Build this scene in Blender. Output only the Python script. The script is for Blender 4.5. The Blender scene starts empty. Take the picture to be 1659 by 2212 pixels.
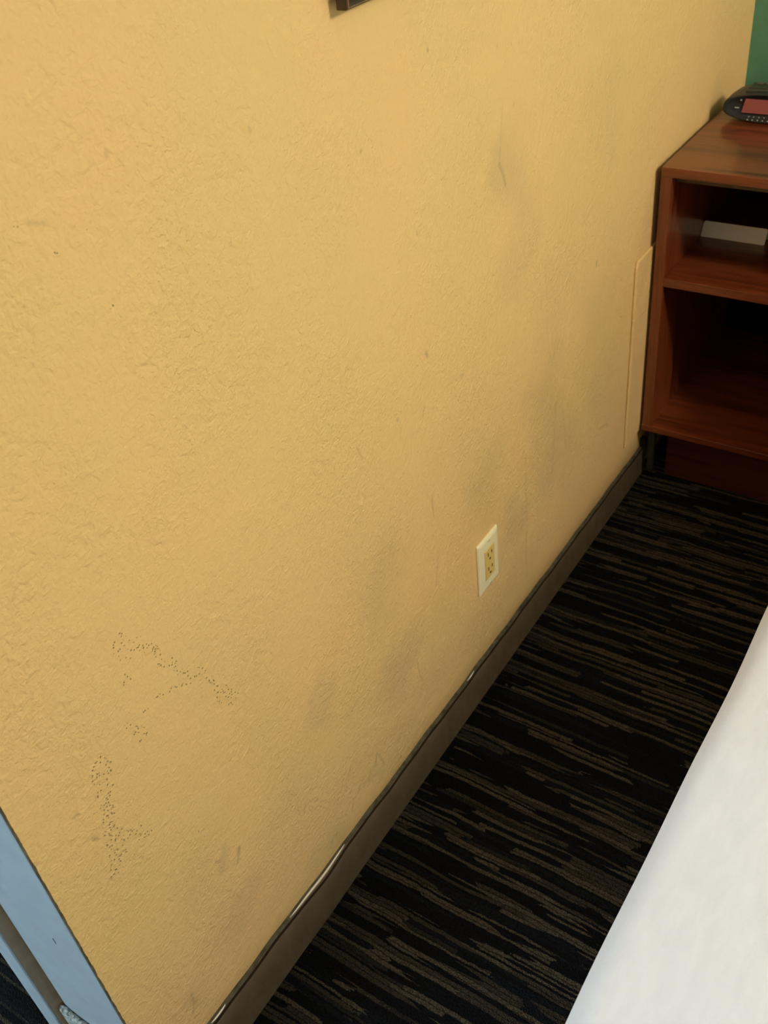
import bpy, bmesh, math, random
import numpy as np
from mathutils import Matrix, Vector, noise as noise_lib
random.seed(4)
S = bpy.context.scene
COL = S.collection
# ---------------------------------------------------------------- camera
cam_d = bpy.data.cameras.new('camera'); cam = bpy.data.objects.new('camera', cam_d); COL.objects.link(cam)
RX = (0.834256268591066, 0.5428467894465601, -0.09661180830557467)
RY = (0.2773098987568474, -0.5645359046329366, -0.7774306608513322)
RZ = (-0.47656657286047466, 0.6217849914301842, -0.6215044055066608)
cam.matrix_world = Matrix(((RX[0], -RY[0], -RZ[0], 0.6448), (RX[1], -RY[1], -RZ[1], 0.0),
                           (RX[2], -RY[2], -RZ[2], 1.4430), (0, 0, 0, 1)))
cam_d.sensor_fit = 'HORIZONTAL'; cam_d.sensor_width = 36.0
cam_d.lens = 2131.48 * 36.0 / 1659.0
cam_d.shift_x = (829.5 - 837.94) / 1659.0
cam_d.shift_y = (1095.14 - 1106.0) / 1659.0
cam_d.clip_start = 0.02
cam_d.dof.use_dof = True; cam_d.dof.focus_distance = 1.2; cam_d.dof.aperture_fstop = 13.0
S.camera = cam
# ---------------------------------------------------------------- world, lights, exposure
w = bpy.data.worlds.new('world'); S.world = w; w.use_nodes = True
w.node_tree.nodes['Background'].inputs[0].default_value = (0.55, 0.72, 1.0, 1)
w.node_tree.nodes['Background'].inputs[1].default_value = 0.3
S.view_settings.view_transform = 'Standard'; S.view_settings.look = 'None'
S.view_settings.gamma = 1.0; S.view_settings.exposure = 0.0
S.view_settings.use_curve_mapping = False

def area(name, loc, target, size, power, color, shape='DISK', size_y=None):
    l = bpy.data.lights.new(name, 'AREA'); l.shape = shape; l.size = size
    if size_y: l.size_y = size_y
    l.energy = power; l.color = color
    o = bpy.data.objects.new(name, l); COL.objects.link(o)
    o.location = loc
    o.rotation_euler = (Vector(target) - Vector(loc)).to_track_quat('-Z', 'Y').to_euler()
    return o
CEIL = 2.45
LAMP = (2.42, 1.00)
FILL_LAMP = (2.05, 2.10, 1.50)
def bulb(name, loc, radius, power, color):
    l = bpy.data.lights.new(name, 'POINT'); l.shadow_soft_size = radius; l.energy = power; l.color = color
    o = bpy.data.objects.new(name, l); COL.objects.link(o); o.location = loc
    return o
bulb('ceiling_lamp_light', (LAMP[0], LAMP[1], CEIL - 0.24), 0.12, 107, (1.0, 0.91, 0.80))
bulb('added_fill_light', FILL_LAMP, 0.08, 8, (1.0, 0.86, 0.66))  # fill light, added to brighten the right part of the yellow wall
area('window_daylight', (-1.50, -2.42, 1.45), (0.2, 0.5, 0.6), 2.1, 132, (0.58, 0.82, 1.0), 'RECTANGLE', 1.25)

# ---------------------------------------------------------------- helpers
def tag(o, label=None, cat=None, group=None, kind=None):
    if label: o['label'] = label
    if cat: o['category'] = cat
    if group: o['group'] = group
    if kind: o['kind'] = kind
    return o
def empty(name, loc):
    o = bpy.data.objects.new(name, None); COL.objects.link(o); o.location = loc; o.empty_display_size = 0.05
    return o
def obj(name, bm, mat, parent=None, smooth=False, bevel=0, seg=2, loc=None):
    bmesh.ops.recalc_face_normals(bm, faces=bm.faces[:])
    me = bpy.data.meshes.new(name); bm.to_mesh(me); bm.free()
    if mat: me.materials.append(mat)
    if smooth:
        for p in me.polygons: p.use_smooth = True
    o = bpy.data.objects.new(name, me); COL.objects.link(o)
    if parent:
        o.parent = parent
        o.matrix_parent_inverse = Matrix.Translation(-parent_world(parent))
    if bevel:
        m = o.modifiers.new('bevel', 'BEVEL'); m.width = bevel; m.segments = seg; m.limit_method = 'ANGLE'; m.angle_limit = math.radians(40)
    return o
def parent_world(p):
    v = Vector(p.location)
    if p.parent: v = v if p.type == 'MESH' else v + parent_world(p.parent)
    return v
def box(bm, x0, x1, y0, y1, z0, z1):
    vs = [bm.verts.new((x, y, z)) for x in (x0, x1) for y in (y0, y1) for z in (z0, z1)]
    for f in ((0, 1, 3, 2), (4, 6, 7, 5), (0, 4, 5, 1), (2, 3, 7, 6), (0, 2, 6, 4), (1, 5, 7, 3)):
        bm.faces.new([vs[i] for i in f])
    return vs
def bx(*a):
    bm = bmesh.new(); box(bm, *a); return bm
def loft(bm, rings, closed=True, caps=True):
    R = [[bm.verts.new(p) for p in r] for r in rings]
    n = len(R[0])
    for a, b in zip(R, R[1:]):
        for i in range(n if closed else n - 1):
            j = (i + 1) % n
            bm.faces.new((a[i], a[j], b[j], b[i]))
    if caps:
        bm.faces.new(list(reversed(R[0]))); bm.faces.new(R[-1])
    return R
def cyl(bm, c, axis, r, h, n=20, r2=None):
    r2 = r if r2 is None else r2
    a = Vector(axis).normalized(); u = a.orthogonal().normalized(); v = a.cross(u); c = Vector(c)
    loft(bm, [[c + a * t + (u * math.cos(2 * math.pi * i / n) + v * math.sin(2 * math.pi * i / n)) * rr for i in range(n)]
              for t, rr in ((0, r), (h, r2))])

# ---------------------------------------------------------------- materials
class NT:
    def __init__(s, name):
        s.m = bpy.data.materials.new(name); s.m.use_nodes = True
        s.t = s.m.node_tree; s.b = s.t.nodes['Principled BSDF']
    def n(s, typ, **kw):
        x = s.t.nodes.new(typ)
        for k, v in kw.items():
            if k.startswith('i_'):
                key = k[2:]; key = int(key) if key.isdigit() else key.replace('_', ' ')
                s.put(x.inputs[key], v)
            else: setattr(x, k, v)
        return x
    def put(s, inp, v):
        if isinstance(v, bpy.types.NodeSocket): s.t.links.new(v, inp)
        else: inp.default_value = v
    def math(s, op, a, b=None, c=None, clamp=False):
        x = s.n('ShaderNodeMath', operation=op, use_clamp=clamp); s.put(x.inputs[0], a)
        if b is not None: s.put(x.inputs[1], b)
        if c is not None: s.put(x.inputs[2], c)
        return x.outputs[0]
    def noise(s, vec, scale, detail=3, rough=.5, dist=0):
        x = s.n('ShaderNodeTexNoise'); s.put(x.inputs['Vector'], vec)
        x.inputs['Scale'].default_value = scale; x.inputs['Detail'].default_value = detail
        x.inputs['Roughness'].default_value = rough; x.inputs['Distortion'].default_value = dist
        return x.outputs['Fac']
    def ramp(s, fac, stops, interp='LINEAR'):
        x = s.n('ShaderNodeValToRGB'); s.put(x.inputs[0], fac); r = x.color_ramp; r.interpolation = interp
        while len(r.elements) < len(stops): r.elements.new(0.5)
        for e, (p, c) in zip(r.elements, stops): e.position = p; e.color = (*c, 1) if len(c) == 3 else c
        return x.outputs[0]
    def rng(s, v, a, b, c=0.0, d=1.0):
        x = s.n('ShaderNodeMapRange'); s.put(x.inputs[0], v)
        for i, q in enumerate((a, b, c, d)): x.inputs[i + 1].default_value = q
        return x.outputs[0]
    def mix(s, f, a, b, mode='MIX'):
        x = s.n('ShaderNodeMix', data_type='RGBA', blend_type=mode)
        s.put(x.inputs[0], f); s.put(x.inputs[6], a if not isinstance(a, tuple) else (*a, 1)); s.put(x.inputs[7], b if not isinstance(b, tuple) else (*b, 1))
        return x.outputs[2]
    def geo(s): return s.n('ShaderNodeNewGeometry').outputs['Position']
    def tc(s): return s.n('ShaderNodeTexCoord').outputs['Object']
    def scale(s, v, xyz):
        x = s.n('ShaderNodeVectorMath', operation='MULTIPLY'); s.put(x.inputs[0], v); x.inputs[1].default_value = xyz
        return x.outputs[0]
    def bump(s, h, strength, dist, normal=None):
        x = s.n('ShaderNodeBump'); x.inputs['Strength'].default_value = strength; x.inputs['Distance'].default_value = dist
        s.put(x.inputs['Height'], h)
        if normal is not None: s.put(x.inputs['Normal'], normal)
        s.put(s.b.inputs['Normal'], x.outputs[0]); return x.outputs[0]
    def set(s, color=None, rough=None, spec=None, metal=None):
        if color is not None: s.put(s.b.inputs['Base Color'], (*color, 1) if isinstance(color, tuple) else color)
        if rough is not None: s.put(s.b.inputs['Roughness'], rough)
        if spec is not None: s.b.inputs['Specular IOR Level'].default_value = spec
        if metal is not None: s.b.inputs['Metallic'].default_value = metal
        return s

def simple(name, color, rough=.5, spec=.5, metal=0, nscale=None, namp=.06, bump=None):
    k = NT(name); p = k.tc()
    if nscale:
        f = k.noise(p, nscale, 4)
        dark = tuple(c * (1 - namp * 2) for c in color); lite = tuple(min(1, c * (1 + namp * 2)) for c in color)
        k.set(k.mix(k.rng(f, .3, .7), dark, lite))
    else: k.set(color)
    k.set(rough=rough, spec=spec, metal=metal)
    if bump: k.bump(k.noise(p, bump[0], 3), bump[1], bump[2])
    return k.m

def srgb(r, g, b):
    f = lambda c: (c / 255 / 12.92) if c <= 10 else ((c / 255 + .055) / 1.055) ** 2.4
    return (f(r), f(g), f(b))

# where hands, bags and furniture have soiled the wall: (y, z, y, z, width, strength)
SMUDGE = [
        (1.20, .955, 1.25, .875, .085, .55), (1.26, .87, 1.24, .80, .10, .35), (1.35, .70, 1.33, .62, .10, .16),
        (1.53, .94, 1.56, .90, .12, .25), (1.45, .80, 1.42, .84, .14, .12), (1.10, .47, 1.12, .41, .09, .50), (1.19, .34, 1.20, .29, .075, .62),
        (1.32, .50, 1.37, .33, .13, .60), (1.37, .42, 1.42, .30, .11, .50), (1.55, .55, 1.58, .35, .15, .32), (.82, .325, .83, .27, .085, .55),
        (.81, .52, .80, .43, .08, .34), (.645, .42, .64, .38, .04, .42), (.55, .36, .54, .30, .10, .16), (1.25, .16, 1.05, .14, .11, .28),
        (.57, .135, .60, .115, .055, .45), (.44, .245, .39, .215, .055, .38), (.435, .335, .43, .32, .018, .75),
        (.30, .18, .29, .14, .022, .65), (.75, .14, .72, .15, .03, .4), (.40, .40, .36, .34, .07, .14), (.95, .20, .80, .13, .08, .2)]
PITS = [(.309, .654, .3075, .6215, .018, 1.0), (.3075, .6215, .302, .58, .024, 1.1), (.302, .58, .297, .553, .028, 1.15), (.297, .553, .283, .51, .030, 1.15), (.300, .545, .327, .508, .020, 1.1),
        (.3875, .768, .4024, .738, .022, .95), (.4024, .738, .448, .665, .018, .85), (.448, .665, .469, .637, .018, .9), (.469, .637, .483, .584, .016, .85), (.483, .584, .4916, .558, .022, 1.15),
        (.4564, .6456, .42, .654, .008, 1.0), (.42, .654, .374, .66, .007, .9), (.347, .66, .366, .638, .016, 1.05), (.366, .638, .368, .624, .014, 1.0), (.3795, .7257, .379, .715, .010, 1.1),
        (.36, .46, .40, .42, .05, .5), (.34, .66, .40, .60, .06, .42), (.41, 1.19, .52, 1.05, .13, .50), (.42, 1.0, .50, .90, .12, .45), (.64, .62, .60, .48, .07, .42), (.90, .98, .95, .86, .09, .42), (.97, .79, .93, .72, .06, .48)]
SCUFF = [
        (1.190, .975, 1.186, .955, .004, .35), (1.186, .955, 1.197, .932, .006, .6), (1.197, .932, 1.201, .918, .0045, .75), (1.195, 1.03, 1.19, .98, .0025, .3),
        (.951, .545, .952, .505, .0022, .7), (.955, .43, .94, .37, .0016, .45), (.965, .776, .968, .768, .004, .9), (.952, .70, .945, .685, .002, .5),
        (.735, .185, .728, .163, .0028, .8), (.722, .165, .730, .160, .0026, .7), (.739, .172, .748, .145, .0028, .7), (.715, .168, .707, .145, .002, .45),
        (.567, .26, .560, .245, .002, .6), (.585, .245, .592, .243, .003, .5), (.80, .20, .79, .18, .0025, .4), (.87, .26, .875, .21, .002, .5),
        (1.37, .46, 1.36, .31, .003, .45), (1.40, .43, 1.415, .33, .003, .3), (1.252, .42, 1.25, .13, .0035, .30), (1.58, .27, 1.61, .262, .004, .5), (1.615, .262, 1.62, .25, .004, .5),
        (.44, .328, .436, .318, .005, .9), (.435, .315, .43, .308, .004, .7), (.30, .185, .298, .165, .004, .7), (.296, .165, .29, .15, .003, .7),
        (.665, .15, .655, .13, .0022, .6), (.685, .16, .68, .15, .0022, .6), (.60, .125, .598, .118, .004, .6), (.612, .128, .61, .120, .003, .6),
        (.27, .62, .275, .618, .003, .8), (1.532, .66, 1.530, .652, .005, .9), (.872, 1.08, .870, 1.078, .003, .95), (1.02, 1.145, 1.021, 1.143, .003, 1.0),
        (.40, .35, .408, .345, .0022, .8), (.885, .72, .886, .717, .0035, .9), (.79, .735, .80, .71, .0022, .5), (.70, 1.16, .702, 1.155, .003, .6), (1.05, .695, 1.06, .69, .003, .5), (.275, .575, .279, .567, .004, .8),
        (.968, .9473, .9685, .945, .003, .6), (.4392, 1.1721, .452, 1.165, .003, .5), (.5303, 1.1937, .531, 1.190, .003, .6)]
def wear_mask(lst, Y, Z, minw=0.0):
    M = np.zeros_like(Y)
    for (ya, za, yb, zb, w_, st) in lst:
        w_ = max(w_, minw); pad = w_ + .04
        i0, i1 = np.searchsorted(GY, [min(ya, yb) - pad, max(ya, yb) + pad]); j0, j1 = np.searchsorted(GZ, [min(za, zb) - pad, max(za, zb) + pad])
        if i1 <= i0 or j1 <= j0: continue
        y, z = Y[i0:i1, j0:j1], Z[i0:i1, j0:j1]; dy, dz = yb - ya, zb - za + 1e-5
        t = np.clip(((y - ya) * dy + (z - za) * dz) / (dy * dy + dz * dz), 0, 1)
        q = np.clip(1 - np.hypot(y - ya - dy * t, z - za - dz * t) / w_, 0, 1)
        M[i0:i1, j0:j1] = np.maximum(M[i0:i1, j0:j1], q * q * (3 - 2 * q) * st)
    return M
def worn_wall(x0, x1, y0, y1, z0, z1):
    global GY, GZ
    GY = np.concatenate([np.linspace(y0, 1.70, 680), np.linspace(1.705, y1, 100)])
    GZ = np.concatenate([[z0], np.linspace(.065, 1.26, 540), [1.3, z1]])
    ny, nz = len(GY), len(GZ); Y, Z = np.meshgrid(GY, GZ, indexing='ij')
    wy = sum(a * np.sin(f * Y + g * Z + p) for a, f, g, p in ((.012, 21, 34, .3), (.008, -47, 39, 1.9), (.005, 83, -71, 4.1), (.003, 151, 133, 2.2)))
    wz = sum(a * np.sin(f * Y + g * Z + p) for a, f, g, p in ((.012, 37, -19, 2.3), (.008, 41, 52, .4), (.005, -77, 88, 3.3), (.003, 141, -163, 5.2)))
    C = np.ones((ny, nz, 4), np.float32)
    C[..., 0] = wear_mask(SMUDGE, Y + wy, Z + wz); C[..., 1] = wear_mask(PITS, Y + wy * .45, Z + wz * .45); C[..., 2] = wear_mask(SCUFF, Y + wy * .10, Z + wz * .10, .0026)
    V = np.stack([np.full_like(Y, x1), Y, Z], -1).reshape(-1, 3)
    idx = np.arange(ny * nz).reshape(ny, nz)
    F = np.stack([idx[:-1, :-1], idx[1:, :-1], idx[1:, 1:], idx[:-1, 1:]], -1).reshape(-1, 4).tolist()
    rim = list(idx[:, 0]) + list(idx[-1, 1:]) + list(idx[-2::-1, -1]) + list(idx[0, -2:0:-1])
    back = V[rim].copy(); back[:, 0] = x0; n = len(rim); o = ny * nz
    F += [[int(rim[i]), o + i, o + (i + 1) % n, int(rim[(i + 1) % n])] for i in range(n)] + [[o + i for i in range(n)][::-1]]
    me = bpy.data.meshes.new('wall_left'); me.from_pydata(np.concatenate([V, back]).tolist(), [], F)
    at = me.color_attributes.new('wear', 'FLOAT_COLOR', 'POINT')
    at.data.foreach_set('color', np.concatenate([C.reshape(-1, 4), np.tile([0, 0, 0, 1], (n, 1)).astype(np.float32)]).ravel())
    me.materials.append(M_wall); me.update()
    o_ = bpy.data.objects.new('wall_left', me); COL.objects.link(o_); return o_
WALL_BASE = (0.80, 0.540, 0.218)
def wall_material():
    k = NT('yellow_wall_paint')
    P = k.geo()
    at = k.n('ShaderNodeAttribute', attribute_name='wear'); wsep = k.n('ShaderNodeSeparateColor', i_0=at.outputs['Color'])
    A, zone = wsep.outputs[0], wsep.outputs[1]
    B = wsep.outputs[2]
    # zones in which the pits of the texture hold dirt
    vor = k.n('ShaderNodeTexVoronoi'); k.put(vor.inputs['Vector'], P); vor.inputs['Scale'].default_value = 330; vor.inputs['Randomness'].default_value = 1
    bigger = k.noise(P, 60, 2)
    dots = k.math('MULTIPLY', k.rng(vor.outputs['Distance'], .36, .20), k.math('GREATER_THAN', k.math('ADD', zone, k.math('MULTIPLY', bigger, .55)), .86))
    dots = k.math('MULTIPLY', dots, k.math('GREATER_THAN', k.n('ShaderNodeSeparateColor', i_0=vor.outputs['Color']).outputs[0], .35))
    # rare soft round spots over the whole wall
    v2 = k.n('ShaderNodeTexVoronoi'); k.put(v2.inputs['Vector'], P); v2.inputs['Scale'].default_value = 26
    sel = k.math('GREATER_THAN', k.n('ShaderNodeSeparateColor', i_0=v2.outputs['Color']).outputs[1], .80)
    spots = k.math('MULTIPLY', k.rng(v2.outputs['Distance'], .085, .045), sel)
    blot = k.noise(P, 3.5, 3, .55); blot2 = k.noise(k.scale(P, (1, 1, .6)), 9, 4, .6)
    base = k.mix(k.rng(blot, .3, .7), (WALL_BASE[0] * .955, WALL_BASE[1] * .985, WALL_BASE[2] * .97), (WALL_BASE[0] * 1.02, WALL_BASE[1] * .985, WALL_BASE[2] * 1.0))
    dirty = k.math('MULTIPLY', A, k.rng(blot2, .25, .7, .5, 1.0))
    c = k.mix(k.math('MULTIPLY', dirty, .54), base, (.36, .275, .155))
    c = k.mix(k.math('MULTIPLY', B, .55), c, (.22, .165, .09))
    c = k.mix(k.math('MULTIPLY', dots, .72), c, (.16, .12, .045))
    c = k.mix(k.math('MULTIPLY', spots, .16), c, (.35, .22, .08))
    k.set(c, rough=.62, spec=.30)
    f1 = k.noise(P, 230, 2, .5, .3); f2 = k.noise(P, 85, 3, .55, .6)
    amp = k.rng(k.noise(P, 6, 2), .35, .65, .55, 1.0)
    h = k.math('MULTIPLY', k.math('ADD', k.math('MULTIPLY', f1, .45), k.math('MULTIPLY', f2, .9)), amp)
    h = k.math('SUBTRACT', h, k.math('MULTIPLY', dots, .35))
    k.bump(h, 1.0, .0034)
    return k.m

def carpet_material():
    k = NT('striped_loop_carpet')
    P = k.geo()
    sep = k.n('ShaderNodeSeparateXYZ', i_0=P)
    x, y = sep.outputs[0], sep.outputs[1]
    n1 = k.noise(k.scale(P, (1, .5, 1)), 9, 2); n2 = k.noise(k.scale(P, (1, 1, 1)), 60, 2, .6); n3 = k.noise(P, 330, 1)
    yy = k.math('ADD', y, k.math('ADD', k.math('MULTIPLY', k.math('SUBTRACT', n1, .5), .012),
                                 k.math('ADD', k.math('MULTIPLY', k.math('SUBTRACT', n2, .5), .0036), k.math('MULTIPLY', k.math('SUBTRACT', n3, .5), .0030))))
    def layer(pitch, L, seed):
        row = k.math('FLOOR', k.math('DIVIDE', yy, pitch))
        wr = k.n('ShaderNodeTexWhiteNoise', noise_dimensions='2D'); cv = k.n('ShaderNodeCombineXYZ', i_0=row, i_1=seed)
        k.put(wr.inputs['Vector'], cv.outputs[0])
        cell = k.math('FLOOR', k.math('ADD', k.math('DIVIDE', k.math('ADD', x, k.math('ADD', k.math('MULTIPLY', n3, .010), k.math('MULTIPLY', n2, .05))), L), k.math('MULTIPLY', wr.outputs[0], 7.3)))
        wn = k.n('ShaderNodeTexWhiteNoise', noise_dimensions='3D'); cv = k.n('ShaderNodeCombineXYZ', i_0=row, i_1=cell, i_2=seed)
        k.put(wn.inputs['Vector'], cv.outputs[0])
        return wn.outputs[0], k.math('FRACT', k.math('DIVIDE', yy, pitch))
    a, fa = layer(.0150, .34, 1.7)
    b, fb = layer(.0075, .20, 5.1)
    K, NV, G, T, O = (.0065, .0070, .0088), (.010, .0118, .0165), (.030, .0275, .023), (.112, .086, .060), (.062, .050, .035)
    ca = k.ramp(a, [(0, K), (.17, NV), (.31, T), (.54, K), (.65, O), (.86, NV)], 'CONSTANT')
    cb = k.ramp(b, [(0, K), (.22, T), (.46, K), (.60, O), (.82, NV), (.90, G)], 'CONSTANT')
    useb = k.math('GREATER_THAN', k.noise(k.scale(P, (.5, 6, 1)), 9, 1), .47)
    thin = k.math('LESS_THAN', fa, .24); seam = k.math('LESS_THAN', fb, .17)
    c = k.mix(useb, ca, cb)
    c = k.mix(thin, c, k.mix(k.math('GREATER_THAN', a, .5), K, c)); c = k.mix(k.math('MULTIPLY', seam, .85), c, K)
    loop = k.n('ShaderNodeTexVoronoi'); k.put(loop.inputs['Vector'], k.scale(P, (1, 1, 1))); loop.inputs['Scale'].default_value = 420
    lf = k.rng(loop.outputs['Distance'], .1, .75, 1.25, .5)
    c = k.mix(1.0, c, k.n('ShaderNodeCombineColor', i_0=lf, i_1=lf, i_2=lf).outputs[0], 'MULTIPLY')
    k.set(c, rough=.95, spec=.12)
    bw = k.n('ShaderNodeSeparateColor', i_0=c).outputs[0]
    h = k.math('ADD', k.math('MULTIPLY', loop.outputs['Distance'], -.6), k.math('MULTIPLY', k.rng(bw, 0, .1), .8))
    k.bump(h, .9, .003)
    return k.m

def wood_material(name, axis, base=(.150, .031, .008), dark=(.040, .007, .002)):
    k = NT(name); P = k.tc()
    sc = {'x': (1.6, 26, 26), 'y': (26, 1.6, 26), 'z': (26, 26, 1.6)}[axis]
    v = k.scale(P, sc)
    g = k.noise(v, 1.0, 5, .6, .8); g2 = k.noise(k.scale(P, tuple(q * 7 for q in sc)), 1.0, 3, .6)
    f = k.math('ADD', k.math('MULTIPLY', g, .75), k.math('MULTIPLY', g2, .25))
    c = k.ramp(f, [(.36, dark), (.46, base), (.54, (base[0] * 1.4, base[1] * 1.6, base[2] * 1.6)), (.60, base), (.68, (base[0] * .6, base[1] * .55, base[2] * .55))])
    k.set(c, rough=.30, spec=.5); k.b.inputs['Coat Weight'].default_value = .4; k.b.inputs['Coat Roughness'].default_value = .12
    k.bump(f, .12, .0006)
    return k.m

def cloth_material():
    k = NT('white_bed_sheet'); P = k.geo()
    f = k.noise(k.scale(P, (1, .35, 1)), 600, 2); wv = k.noise(k.scale(P, (3.0, 1.0, 1)), 26, 4, .6, .4)
    k.set(k.mix(k.rng(wv, .3, .7), (.74, .75, .80), (.79, .80, .845)), rough=.85, spec=.2)
    k.b.inputs['Sheen Weight'].default_value = .15
    h = k.math('ADD', k.math('MULTIPLY', f, .35), k.math('MULTIPLY', wv, .6))
    k.bump(h, .35, .0016)
    return k.m

def base_material():
    k = NT('brown_carpet_base'); P = k.geo()
    f = k.noise(P, 700, 2, .6); g = k.noise(k.scale(P, (1, 1, .5)), 45, 3)
    c = k.mix(k.rng(g, .3, .7), (.215, .150, .088), (.265, .190, .115))
    c = k.mix(k.rng(f, .35, .7), k.mix(.35, c, (.09, .06, .035)), c)
    k.set(c, rough=.9, spec=.15); k.bump(f, .7, .0012)
    return k.m

M_wall = wall_material(); M_carpet = carpet_material(); M_cloth = cloth_material(); M_base = base_material()
M_cap = simple('grimy_glue_edge', (.105, .088, .055), .8, .2, nscale=70, namp=.25)
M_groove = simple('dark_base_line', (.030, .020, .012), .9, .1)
M_teal = simple('teal_wall_paint', (.105, .28, .165), .6, .35, nscale=12, namp=.05, bump=(120, .5, .0015))
M_plain = simple('room_wall_paint', (.62, .50, .32), .7, .3, nscale=8, namp=.03, bump=(120, .4, .001))
M_ceil = simple('ceiling_paint', (.72, .70, .66), .8, .2, nscale=8, namp=.02)
M_jamb = simple('grey_blue_jamb_paint', (.34, .385, .405), .5, .4, nscale=25, namp=.03, bump=(160, .35, .0009))
M_side_tint = simple('taupe_side_tint', (.44, .35, .25), .6, .35, nscale=40, namp=.08)  # jamb paint as it looks in warm bounced light, put into the colour
M_boot = simple('grey_fuzzy_base', (.30, .30, .27), .9, .2, nscale=190, namp=.42, bump=(240, 1.0, .003))
M_plate = simple('ivory_plastic', (.93, .82, .50), .32, .5, nscale=30, namp=.01)
M_insert = simple('almond_plastic', (.80, .56, .17), .35, .5, nscale=30, namp=.01)
M_slot = simple('black_slot', (.012, .009, .006), .8, .1)
M_screw = simple('painted_screw', (.78, .70, .50), .3, .6)
M_frame = simple('dark_brown_frame', (.040, .020, .012), .28, .6, nscale=60, namp=.35, bump=(90, .3, .001))
M_gilt = simple('worn_bronze_edge', (.20, .11, .045), .35, .6, nscale=120, namp=.4)
M_art = simple('plain_print', (.45, .40, .33), .6, .3, nscale=6, namp=.2)
M_glass = simple('picture_glass', (.5, .5, .5), .05, .5)
M_woodx = wood_material('cherry_laminate_across', 'x'); M_woodz = wood_material('cherry_laminate_upright', 'z')
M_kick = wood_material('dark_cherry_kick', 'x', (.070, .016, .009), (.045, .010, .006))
M_rail = simple('brown_rail', (.085, .055, .030), .5, .3, nscale=30, namp=.1)
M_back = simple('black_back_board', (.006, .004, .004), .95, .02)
M_gap = simple('black_rubber_edge', (.010, .010, .009), .5, .3)
M_leg = simple('grey_leveller', (.075, .078, .045), .5, .4, nscale=40, namp=.1)
M_body = simple('black_radio_plastic', (.016, .017, .021), .42, .5, nscale=200, namp=.08)
M_top = simple('dark_radio_top', (.030, .032, .026), .35, .5, nscale=200, namp=.08)
M_mark = simple('pale_print', (.42, .42, .40), .5, .3)
M_btn = simple('radio_button', (.085, .09, .075), .35, .5)
M_paper = simple('white_card', (.93, .86, .76), .6, .3, nscale=20, namp=.01)
M_white = simple('white_window_paint', (.75, .75, .73), .4, .4)
M_mat = simple('mattress_ticking', (.70, .69, .66), .8, .2, nscale=50, namp=.03)
M_boxb = simple('black_bed_base', (.02, .02, .02), .9, .1)
k = NT('display_lens'); k.set((.30, .072, .075), .22, .5)
k.bump(k.noise(k.tc(), 300, 1), .05, .0003); M_disp = k.m
k = NT('lamp_diffuser'); k.set((.9, .85, .75), .5); k.b.inputs['Emission Color'].default_value = (1, .80, .56, 1)
k.b.inputs['Emission Strength'].default_value = 4.0; M_diff = k.m
k = NT('window_glass'); k.set((1, 1, 1), .02); k.b.inputs['Transmission Weight'].default_value = 1.0; M_pane = k.m

# ---------------------------------------------------------------- structure
def struct(name, bm, mat, **kw): return tag(obj(name, bm, mat, **kw), kind='structure')
YE, YT, FRONT, RIGHT, AX = 0.209, 2.33, -2.5, 3.9, -3.0
struct('floor', bx(AX - .1, RIGHT + .1, FRONT - .1, YT + .1, -.05, 0), M_carpet)
struct('ceiling', bx(AX - .1, RIGHT + .1, FRONT - .1, YT + .1, CEIL, CEIL + .05), M_ceil)
tag(worn_wall(-.15, 0, YE + .002, YT, 0, CEIL), kind='structure')
struct('wall_back', bx(-.15, RIGHT, YT, YT + .1, 0, CEIL), M_teal)
struct('wall_right', bx(RIGHT, RIGHT + .1, FRONT, YT + .1, 0, CEIL), M_plain)
bm = bmesh.new()
wx0, wx1, wz0, wz1 = -2.6, -.4, .8, 2.1
box(bm, AX, wx0, FRONT - .1, FRONT, 0, CEIL); box(bm, wx1, RIGHT, FRONT - .1, FRONT, 0, CEIL)
box(bm, wx0, wx1, FRONT - .1, FRONT, 0, wz0); box(bm, wx0, wx1, FRONT - .1, FRONT, wz1, CEIL)
struct('wall_front', bm, M_plain)
struct('wall_alcove', bx(AX - .1, AX, FRONT, 1.3, 0, CEIL), M_plain)
struct('wall_alcove_end', bx(AX, -.15, 1.2, 1.3, 0, CEIL), M_plain)
win = bmesh.new()
for a in ((wx0, wx1, wz0, wz0 + .05), (wx0, wx1, wz1 - .05, wz1), (wx0, wx0 + .05, wz0, wz1), (wx1 - .05, wx1, wz0, wz1), (-1.53, -1.47, wz0, wz1)):
    box(win, a[0], a[1], FRONT - .08, FRONT - .02, a[2], a[3])
wn = struct('window_1', win, M_white)
obj('pane', bx(wx0 + .05, wx1 - .05, FRONT - .055, FRONT - .05, wz0 + .05, wz1 - .05), M_pane, wn)

# painted plaster return at the end of the yellow wall
bm = bmesh.new()
prof = [(0.0004, YE + .0016), (-.0004, YE + .0004), (-.0022, YE), (-.145, YE), (-.158, YE + .0012), (-.163, YE + .004), (-.166, YE + .010), (-.166, YE + .06), (-.151, YE + .06), (-.151, YE + .002), (0.0004, YE + .002)]
loft(bm, [[(x, y, z) for x, y in prof] for z in [i * .05 for i in range(0, 50)]])
jamb = struct('trim_1', bm, M_jamb)
jamb['label'] = 'grey-blue painted end of the yellow wall'
bm = bmesh.new(); rings = []
for i in range(600):
    z = CEIL * i / 599; q = noise_lib.noise(Vector((0, 0, z * 55))) * .0009 + noise_lib.noise(Vector((0, 7, z * 190))) * .0006
    rings.append([(.0002, YE + .0008, z), (.0009, YE + .0008, z), (.0009, YE + .0030 + q, z), (.0002, YE + .0030 + q, z)])
loft(bm, rings); o = obj('paint_line', bm, M_cap, jamb); o['label'] = 'ragged dark paint line along the corner'
obj('scratch', bx(-.0555, -.0545, YE - .0004, YE + .001, .4135, .4255), M_groove, jamb)
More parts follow.
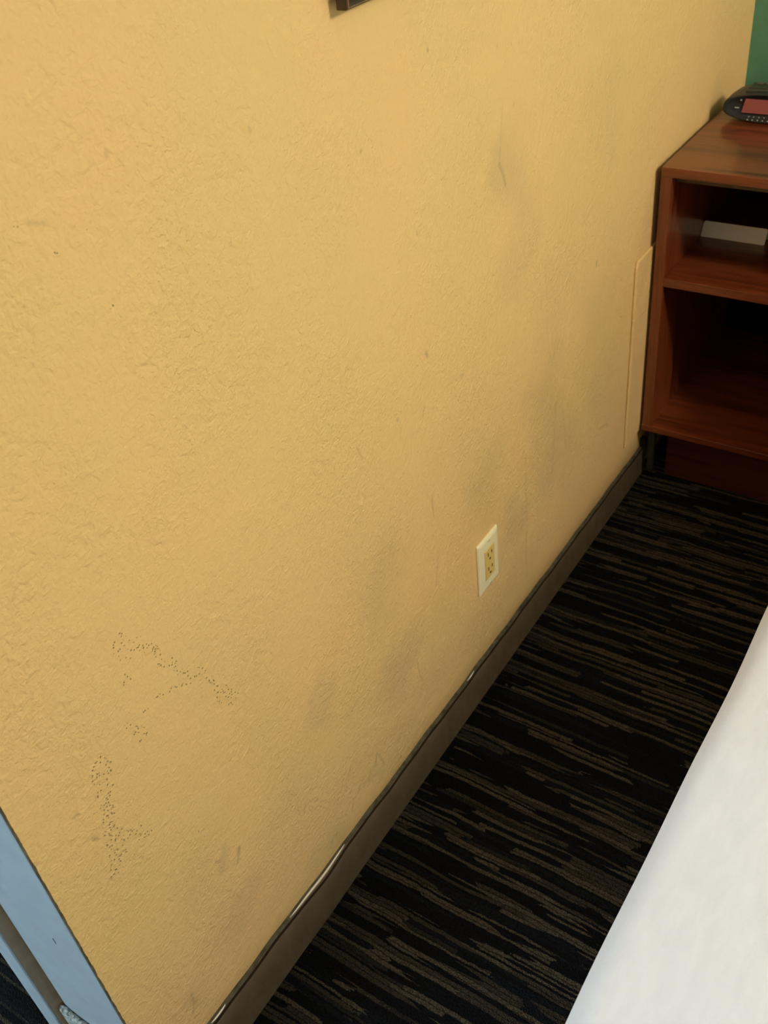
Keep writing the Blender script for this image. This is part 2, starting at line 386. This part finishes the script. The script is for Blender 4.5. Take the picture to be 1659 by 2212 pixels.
# casing that stands out beside it
bm = bmesh.new()
cp = [(-.1675, YE + .07), (-.1675, .1950), (-.1690, .1936), (-.1710, .1932), (-.2090, .1932), (-.2120, .1940), (-.2135, .1960), (-.2135, YE + .07)]
loft(bm, [[(x, y, z) for x, y in cp] for z in [i * .05 for i in range(0, 50)]])
cas = struct('trim_2', bm, M_jamb); cas['label'] = 'narrow grey-blue casing left of the wall end'
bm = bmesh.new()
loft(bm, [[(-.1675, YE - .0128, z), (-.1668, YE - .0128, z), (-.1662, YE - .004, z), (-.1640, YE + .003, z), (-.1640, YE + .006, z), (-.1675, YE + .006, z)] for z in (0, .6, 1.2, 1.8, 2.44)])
obj('warm_side_tint', bm, M_side_tint, cas)  # thin strip painting the warm, dim tone onto the casing's side face
# fuzzy grey base on the wall end
bm = bmesh.new(); rings = []
for i in range(40):
    t = i / 39; x = -.002 - .1635 * t
    e = math.sqrt(max(0, 1 - max(0, (t - .93) / .07) ** 2))
    h = .155 - .055 * max(0, min(1, (x + .10) / .09)) - .012 * (1 - e) + .0008 * math.sin(x * 210); y0_ = YE - .0002
    q = .0085 * (.35 + .65 * e) + .0005 * math.sin(x * 330)
    rings.append([(x, y0_, .0), (x, y0_ - q, .0), (x, y0_ - q, .07), (x, y0_ - q, h - .006), (x, y0_ - q * .72, h - .001), (x, y0_ - q * .3, h), (x, y0_, h - .002)])
loft(bm, rings)
b2 = struct('baseboard_front', bm, M_boot, smooth=True); b2['label'] = 'grey fuzzy base on the end of the yellow wall'

# brown base along the yellow wall, its top edge slightly wavy
def htop(y):
    pts = [(.209, .0985), (.30, .0968), (.74, .0868), (1.30, .0775), (1.846, .0692)]
    for (a, ha), (b, hb) in zip(pts, pts[1:]):
        if y <= b: break
    t = (y - a) / (b - a); return ha + (hb - ha) * t + .0011 * math.sin(y * 31) + .0008 * math.sin(y * 73 + 1)
bm = bmesh.new(); rings = []
N = 200; Y1 = 1.822
for i in range(N + 1):
    y = YE + .001 + (Y1 - YE - .001) * i / N; h = htop(y)
    peel = math.exp(-((y - .555) / .055) ** 2) * .0035
    rings.append([(0.0005, y, 0), (.0115 + peel * .3, y, 0), (.0100 + peel, y, .012), (.0088 + peel, y, h - .006), (.0080 + peel, y, h - .0022), (.0060 + peel, y, h - .0012), (.0005, y, h - .0015)])
loft(bm, rings)
bb = struct('baseboard_left', bm, M_base)
bm = bmesh.new(); rings = []
for i in range(N + 1):
    y = YE + .001 + (Y1 - YE - .001) * i / N; h = htop(y); wv = .0007 * math.sin(y * 57) + .0005 * math.sin(y * 131)
    rings.append([(.0003, y, h - .001), (.0058 + wv, y, h - .001), (.0048 + wv, y, h + .0008), (.0003, y, h + .0016)])
loft(bm, rings); obj('glue_bead', bm, M_cap, bb)
bm = bmesh.new(); rings = []
for i in range(N + 1):
    y = YE + .001 + (Y1 - YE - .001) * i / N; h = htop(y); peel = math.exp(-((y - .555) / .055) ** 2) * .0035
    rings.append([(.0060 + peel, y, h - .0013), (.0086 + peel, y, h - .0013), (.0092 + peel, y, h - .0034), (.0060 + peel, y, h - .0034)])
loft(bm, rings); obj('top_groove', bm, M_groove, bb)
for (ya, yb, wmax) in ((.480, .620, .0028), (1.005, 1.03, .0015), (.305, .335, .0020)):
    bm = bmesh.new(); rings = []
    for i in range(25):
        t = i / 24; y = ya + (yb - ya) * t; h = htop(y); ww = wmax * math.sin(math.pi * min(1, max(0, t))) ** .6 + 1e-5
        rings.append([(.0045, y, h + .0004), (.0045 + ww, y, h + .0002), (.0045 + ww, y, h + .0016), (.0045, y, h + .0020)])
    loft(bm, rings); o = obj('torn_backing', bm, M_paper, bb); o['label'] = 'cream torn backing showing above the base'
obj('end_shade', bx(.0003, .0125, 1.8225, 1.838, 0, .0930), M_groove, bb)  # black block standing in for the shade at the far end of the base
tag(bb, kind='structure')

# flat cover plate low on the wall, running behind the nightstand
bm = bmesh.new(); TH = .0055
y0, y1, z0, z1 = 1.7205, 2.16, .1315, .575
out = [(y0, z0), (y1, z0), (y1, z1), (y0 + .006, z1), (y0, z1 - .012)]
inn = [(y0 + .003, z0 + .002), (y1, z0 + .002), (y1, z1 - .003), (y0 + .008, z1 - .003), (y0 + .003, z1 - .014)]
loft(bm, [[(0.0002, y, z) for y, z in out], [(TH * .55, y, z) for y, z in out], [(TH, y, z) for y, z in inn]])
pl = obj('access_panel', bm, M_wall, bevel=.0018, seg=2)
tag(pl, 'painted flat cover plate on the yellow wall, half hidden behind the nightstand', 'wall panel')

# ---------------------------------------------------------------- bed
bed = empty('bed', (1.25, .9, 0))
tag(bed, 'bed in a taut white sheet beside the striped carpet aisle', 'bed')
def bed_sheet():
    bm = bmesh.new(); X0, X1, YA, YB, ZT = .4818, 1.99, .02, 2.28, .530
    rings = []; ny = 130
    r = .034
    for j in range(ny + 1):
        y = YA + (YB - YA) * j / ny
        dx = .0012 * math.sin(y * 9.5) + .0007 * math.sin(y * 23 + 1)
        row = [(X0 + dx + .012, y, .12), (X0 + dx + .008 + .003 * math.sin(y * 14), y, .26), (X0 + dx + .002, y, .40)]
        for i in range(13):
            a = math.pi / 2 * i / 12
            row.append((X0 + dx + r * (1 - math.cos(a)), y, ZT - r + r * math.sin(a) * 1.0))
        for i in range(1, 40):
            t = i / 40; x = X0 + r + (X1 - r - X0 - r) * t
            z = ZT + .020 * math.sin(math.pi * t) ** .6 + .0010 * math.sin(x * 38 + 3 * math.sin(y * 5)) + .0012 * math.sin(y * 17 + x * 9)
            row.append((x, y, z))
        for i in range(13):
            a = math.pi / 2 * i / 12
            row.append((X1 - r + r * math.sin(a), y, ZT - r + r * math.cos(a)))
        row += [(X1, y, .40), (X1, y, .26), (X1, y, .12)]
        rings.append(row)
    loft(bm, rings, closed=False, caps=False)
    for j in (0, -1): pass
    return bm
o = obj('sheet', bed_sheet(), M_cloth, bed, smooth=True)
m = o.modifiers.new('thickness', 'SOLIDIFY'); m.thickness = .004; m.offset = -1
obj('mattress', bx(.505, 1.968, .04, 2.26, .25, .512), M_mat, bed, bevel=.025, seg=5)
obj('bed_base', bx(.52, 1.955, .05, 2.25, .0, .248), M_boxb, bed, bevel=.01)

# ---------------------------------------------------------------- nightstand
NX0, NX1, NY0, NY1 = .012, .452, 1.7954, 2.310
ns = empty('nightstand', (.232, 2.05, 0))
tag(ns, 'reddish-brown wood nightstand with two open shelves between wall and bed', 'nightstand')
obj('tabletop', bx(NX0, NX1, NY0, NY1, .7180, .7364), M_woodx, ns, bevel=.0012)
obj('side_panel', bx(NX0, NX0 + .0215, NY0 + .0005, NY1, .1537, .7180), M_woodz, ns, bevel=.0008)
obj('side_panel', bx(NX1 - .0215, NX1, NY0 + .0005, NY1, .1537, .7180), M_woodz, ns, bevel=.0008)
obj('shelf', bx(NX0 + .0215, NX1 - .0215, NY0 + .0005, NY1 - .02, .4945, .5136), M_woodx, ns, bevel=.0012)
obj('bottom_panel', bx(NX0 - .001, NX1 + .001, NY0 - .001, NY1, .1385, .1537), M_woodx, ns, bevel=.0012)
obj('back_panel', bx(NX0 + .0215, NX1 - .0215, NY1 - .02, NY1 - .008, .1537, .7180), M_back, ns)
obj('front_rail', bx(NX0 + .0215, NX1 - .0215, NY0 + .03, NY0 + .05, .700, .7180), M_rail, ns, bevel=.001)
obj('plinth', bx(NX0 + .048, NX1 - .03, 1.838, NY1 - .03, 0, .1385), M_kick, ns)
obj('leg', bx(.0135, .0290, 1.8395, 1.853, 0.0, .1385), M_leg, ns, bevel=.002)

# ---------------------------------------------------------------- clock radio on the nightstand
cr = empty('clock_radio', (.14, 2.12, .7364))
tag(cr, 'black clock radio with a red display window on the nightstand top', 'clock radio')
CX0, CX1, CY, CZ = .0285, .251, 2.071, .7364
def clock_outline(s):   # front outline (x, z) with pointed round left/right ends; s scales
    pts = []
    cx, cz = (CX0 + CX1) / 2, CZ + .0255
    for i in range(64):
        a = 2 * math.pi * i / 64
        c_, s_ = math.cos(a), math.sin(a)
        x = abs(c_) ** .72 * (1 if c_ >= 0 else -1); z = abs(s_) ** .80 * (1 if s_ >= 0 else -1)
        hz = .0235 if z < 0 else .0275
        pts.append((cx + x * (CX1 - CX0) / 2 * s, cz + z * hz * s))
    return pts
bm = bmesh.new(); rings = []
for (dy, s, dz) in ((.004, .90, 0), (0.0, .955, 0), (.002, .985, 0), (.008, 1.0, 0), (.045, .99, .002), (.075, .95, .003), (.088, .84, .0)):
    rings.append([(x, CY + dy + (z - CZ) * .28, max(CZ + .0012, z + dz)) for x, z in clock_outline(s)])
loft(bm, rings)
obj('body', bm, M_body, cr, smooth=True)
def face_quad(x0, x1, z0, z1, off, th, skew=0.0):   # slab on the sloping front face
    bm = bmesh.new()
    f = lambda z, o: CY + (z - CZ) * .28 - o
    rr = []
    for o_ in (off - th, off):
        rr.append([(x0, f(z0, o_), z0), (x1, f(z0, o_), z0), (x1, f(z1, o_), z1), (x0 + skew, f(z1, o_), z1)])
    loft(bm, rr); return bm
obj('display', face_quad(.0692, .209, CZ + .0185, CZ + .0435, .0006, .003, .004), M_disp, cr, bevel=.0006)
def mark(x, z, ww, hh, o0):
    f = lambda zz, o: CY + (zz - CZ) * .28 - o
    bm = bmesh.new()
    loft(bm, [[(x, f(z, o_), z), (x + ww, f(z, o_), z), (x + ww, f(z + hh, o_), z + hh), (x, f(z + hh, o_), z + hh)] for o_ in (-.002, o0)])
    obj('printed_marking', bm, M_mark, cr)
for i in range(9):
    for r in range(2):
        mark(.0846 + i * .0101 - (.002 if r else 0), CZ + .0115 - r * .0058, (.0028, .0016, .0020, .0018, .0030, .0022, .0026, .0020, .0024)[i], .0011 if r == 0 else .0015, .0004)
mark(.0635, CZ + .0395, .0028, .0018, .0012); mark(.0547, CZ + .0258, .0085, .0013, .0012)
bm = bmesh.new(); box(bm, .0677, .212, 2.112, 2.151, CZ + .050, CZ + .0570)
obj('top_deck', bm, M_top, cr, bevel=.002, seg=3)
for (x0, x1, ya, yb) in ((.078, .0905, 2.133, 2.143), (.0935, .106, 2.134, 2.144), (.109, .1215, 2.134, 2.144), (.136, .187, 2.133, 2.145)):
    obj('button', bx(x0, x1, ya, yb, CZ + .0565, CZ + .0595), M_btn, cr, bevel=.0015, seg=3)
obj('chrome_strip', bx(.0656, .214, 2.1065, 2.1085, CZ + .0485, CZ + .0555), M_btn, cr, bevel=.0006)

# ---------------------------------------------------------------- small folded white card on the nightstand shelf
tc_ = bmesh.new()
for sgn in (1, -1):
    a0, a1 = (2.009, 2.024) if sgn == 1 else (2.041, 2.026)
    lo, hi, th = .5139, .5430, .0010
    rr = []
    cs = [(.0350, lo), (.1668, lo), (.1685, lo + .0015), (.1685, hi - .003), (.1660, hi), (.0375, hi), (.0342, hi - .003), (.0342, lo + .0015)]
    yv = lambda z: a0 + (a1 - a0) * (z - lo) / (hi - lo)
    loft(tc_, [[(x, yv(z), z) for x, z in cs], [(x, yv(z) + th * sgn, z) for x, z in cs]])
o = obj('tent_card', tc_, M_paper)
tag(o, 'small blank white card standing on the upper shelf of the nightstand', 'card')

# ---------------------------------------------------------------- wall outlet
ol = empty('wall_outlet', (0, 1.1012, .2942))
tag(ol, 'ivory duplex wall outlet on the yellow wall above the brown base', 'outlet')
OY0, OY1, OZ0, OZ1 = 1.0662, 1.1362, .2371, .3511
bm = bmesh.new()
def rr_(y0, y1, z0, z1, r, n=5):
    p = []
    for (cy, cz, a0) in ((y1 - r, z1 - r, 0), (y0 + r, z1 - r, 90), (y0 + r, z0 + r, 180), (y1 - r, z0 + r, 270)):
        for i in range(n):
            a = math.radians(a0 + 90 * i / (n - 1)); p.append((cy + r * math.cos(a), cz + r * math.sin(a)))
    return p
lay = []
for (x, ins, r) in ((.0003, 0, .002), (.0020, 0, .002), (.0038, .0016, .0026), (.0048, .0040, .003), (.0056, .0075, .003)):
    lay.append([(x, y, z) for y, z in rr_(OY0 + ins, OY1 - ins, OZ0 + ins, OZ1 - ins, r)])
IY0, IY1, IZ0, IZ1 = 1.1012 - .0168, 1.1012 + .0168, .2941 - .0335, .2941 + .0335
lay.append([(.0060, y, z) for y, z in rr_(IY0, IY1, IZ0, IZ1, .0012)])
lay.append([(.0030, y, z) for y, z in rr_(IY0 + .0002, IY1 - .0002, IZ0 + .0002, IZ1 - .0002, .0012)])
loft(bm, lay)
obj('cover_plate', bm, M_plate, ol)
bm = bmesh.new()
loft(bm, [[(x, y, z) for y, z in rr_(IY0 + i_, IY1 - i_, IZ0 + i_, IZ1 - i_, .0012)] for x, i_ in ((.0028, .0006), (.0064, .0006), (.0070, .0014))])
rc = obj('receptacle', bm, M_insert, ol)
for zc in (.2941 + .0162, .2941 - .0162):
    for (dy, hh) in ((-.0062, .0078), (.0062, .0066)):
        obj('slot', bx(.0060, .00715, 1.1012 + dy - .0012, 1.1012 + dy + .0012, zc + .0035 - hh / 2 + .001, zc + .0035 + hh / 2 + .001), M_slot, rc)
    bm = bmesh.new()
    pts = [(1.1012 + .0024 * math.cos(math.pi * i / 10), zc - .0075 - .0024 * math.sin(math.pi * i / 10)) for i in range(11)] + [(1.1012 - .0024, zc - .0055), (1.1012 + .0024, zc - .0055)]
    loft(bm, [[(x, y, z) for y, z in pts] for x in (.0060, .00715)])
    obj('ground_hole', bm, M_slot, rc)
for zc in (.2941 + .0485, .2941 - .0485):
    bm = bmesh.new(); cyl(bm, (.0040, 1.1012, zc), (1, 0, 0), .0031, .0020, 20); cyl(bm, (.0060, 1.1012, zc), (1, 0, 0), .0031, .0007, 20, .0020)
    sc_ = obj('screw', bm, M_screw, ol, smooth=False)
    obj('screw_slot', bx(.0063, .00685, 1.1012 - .0022, 1.1012 + .0022, zc - .0003, zc + .0003), M_slot, sc_)

# ---------------------------------------------------------------- framed picture, only its lower left corner in view
PY0, PY1, PZ0, PZ1 = .8470, 1.4470, 1.2256, 1.7256
pf = empty('picture_frame', (.012, (PY0 + PY1) / 2, PZ0))
tag(pf, 'dark brown moulded picture frame hanging on the yellow wall at the top edge', 'picture frame')
# frame profile: (inward distance, x)
pp = [(0.000, .0090), (0.0006, .0080), (.0220, .0080), (.0220, .0145), (.0205, .0167), (.0178, .0175), (.0150, .0155), (.0118, .0150), (.0075, .0185), (.0050, .0205), (.0022, .0215), (.0004, .0205), (0.0, .0190)]
def frame_ring(d, x): return [(x, PY0 + d, PZ0 + d), (x, PY1 - d, PZ0 + d), (x, PY1 - d, PZ1 - d), (x, PY0 + d, PZ1 - d)]
bm = bmesh.new()
R = [[bm.verts.new(p) for p in frame_ring(d, x)] for d, x in pp]
for a in range(len(R)):
    b = (a + 1) % len(R)
    for i in range(4):
        j = (i + 1) % 4; bm.faces.new((R[a][i], R[a][j], R[b][j], R[b][i]))
obj('moulding', bm, M_frame, pf)
bm = bmesh.new()
for (d0, x0) in ((.0016, .0214), (.0112, .0153), (.0190, .0171)):
    q = [(d0, x0 + .0006), (d0 + .0009, x0 + .0006), (d0 + .0009, x0 - .0015), (d0, x0 - .0015)]
    R = [[bm.verts.new(p) for p in frame_ring(d, x)] for d, x in q]
    for a in range(4):
        b = (a + 1) % 4
        for i in range(4):
            j = (i + 1) % 4; bm.faces.new((R[a][i], R[a][j], R[b][j], R[b][i]))
obj('bronze_line', bm, M_gilt, pf)
obj('print', bx(.0095, .0115, PY0 + .018, PY1 - .018, PZ0 + .018, PZ1 - .018), M_art, pf)
obj('backing_board', bx(.0003, .0095, PY0 + .05, PY1 - .05, PZ0 + .05, PZ1 - .05), M_frame, pf)

# ---------------------------------------------------------------- ceiling lamp (out of view, gives the room light)
cl = empty('ceiling_lamp', (LAMP[0], LAMP[1], CEIL))
tag(cl, 'round ceiling lamp with a white canopy above the bed', 'ceiling lamp')
bm = bmesh.new(); cyl(bm, (LAMP[0], LAMP[1], CEIL - .03), (0, 0, 1), .19, .03, 40); obj('canopy', bm, M_white, cl)
bm = bmesh.new(); cyl(bm, (LAMP[0], LAMP[1], CEIL - .085), (0, 0, 1), .022, .056, 24); obj('socket', bm, M_white, cl)
wl = empty('added_fill_lamp', (FILL_LAMP[0], YT, FILL_LAMP[2]))  # unseen lamp body, added to carry the fill light
tag(wl, 'unseen fill lamp added on the green wall behind the head of the bed', 'added fill lamp')
bm = bmesh.new(); cyl(bm, (FILL_LAMP[0], YT - .015, FILL_LAMP[2] + .14), (0, 1, 0), .055, .015, 28); obj('backplate', bm, M_white, wl)
bm = bmesh.new(); cyl(bm, (FILL_LAMP[0], FILL_LAMP[1], FILL_LAMP[2] + .14), (0, 1, 0), .010, YT - FILL_LAMP[1] - .014, 16); cyl(bm, (FILL_LAMP[0], FILL_LAMP[1], FILL_LAMP[2] + .09), (0, 0, 1), .020, .06, 20); obj('arm', bm, M_white, wl)
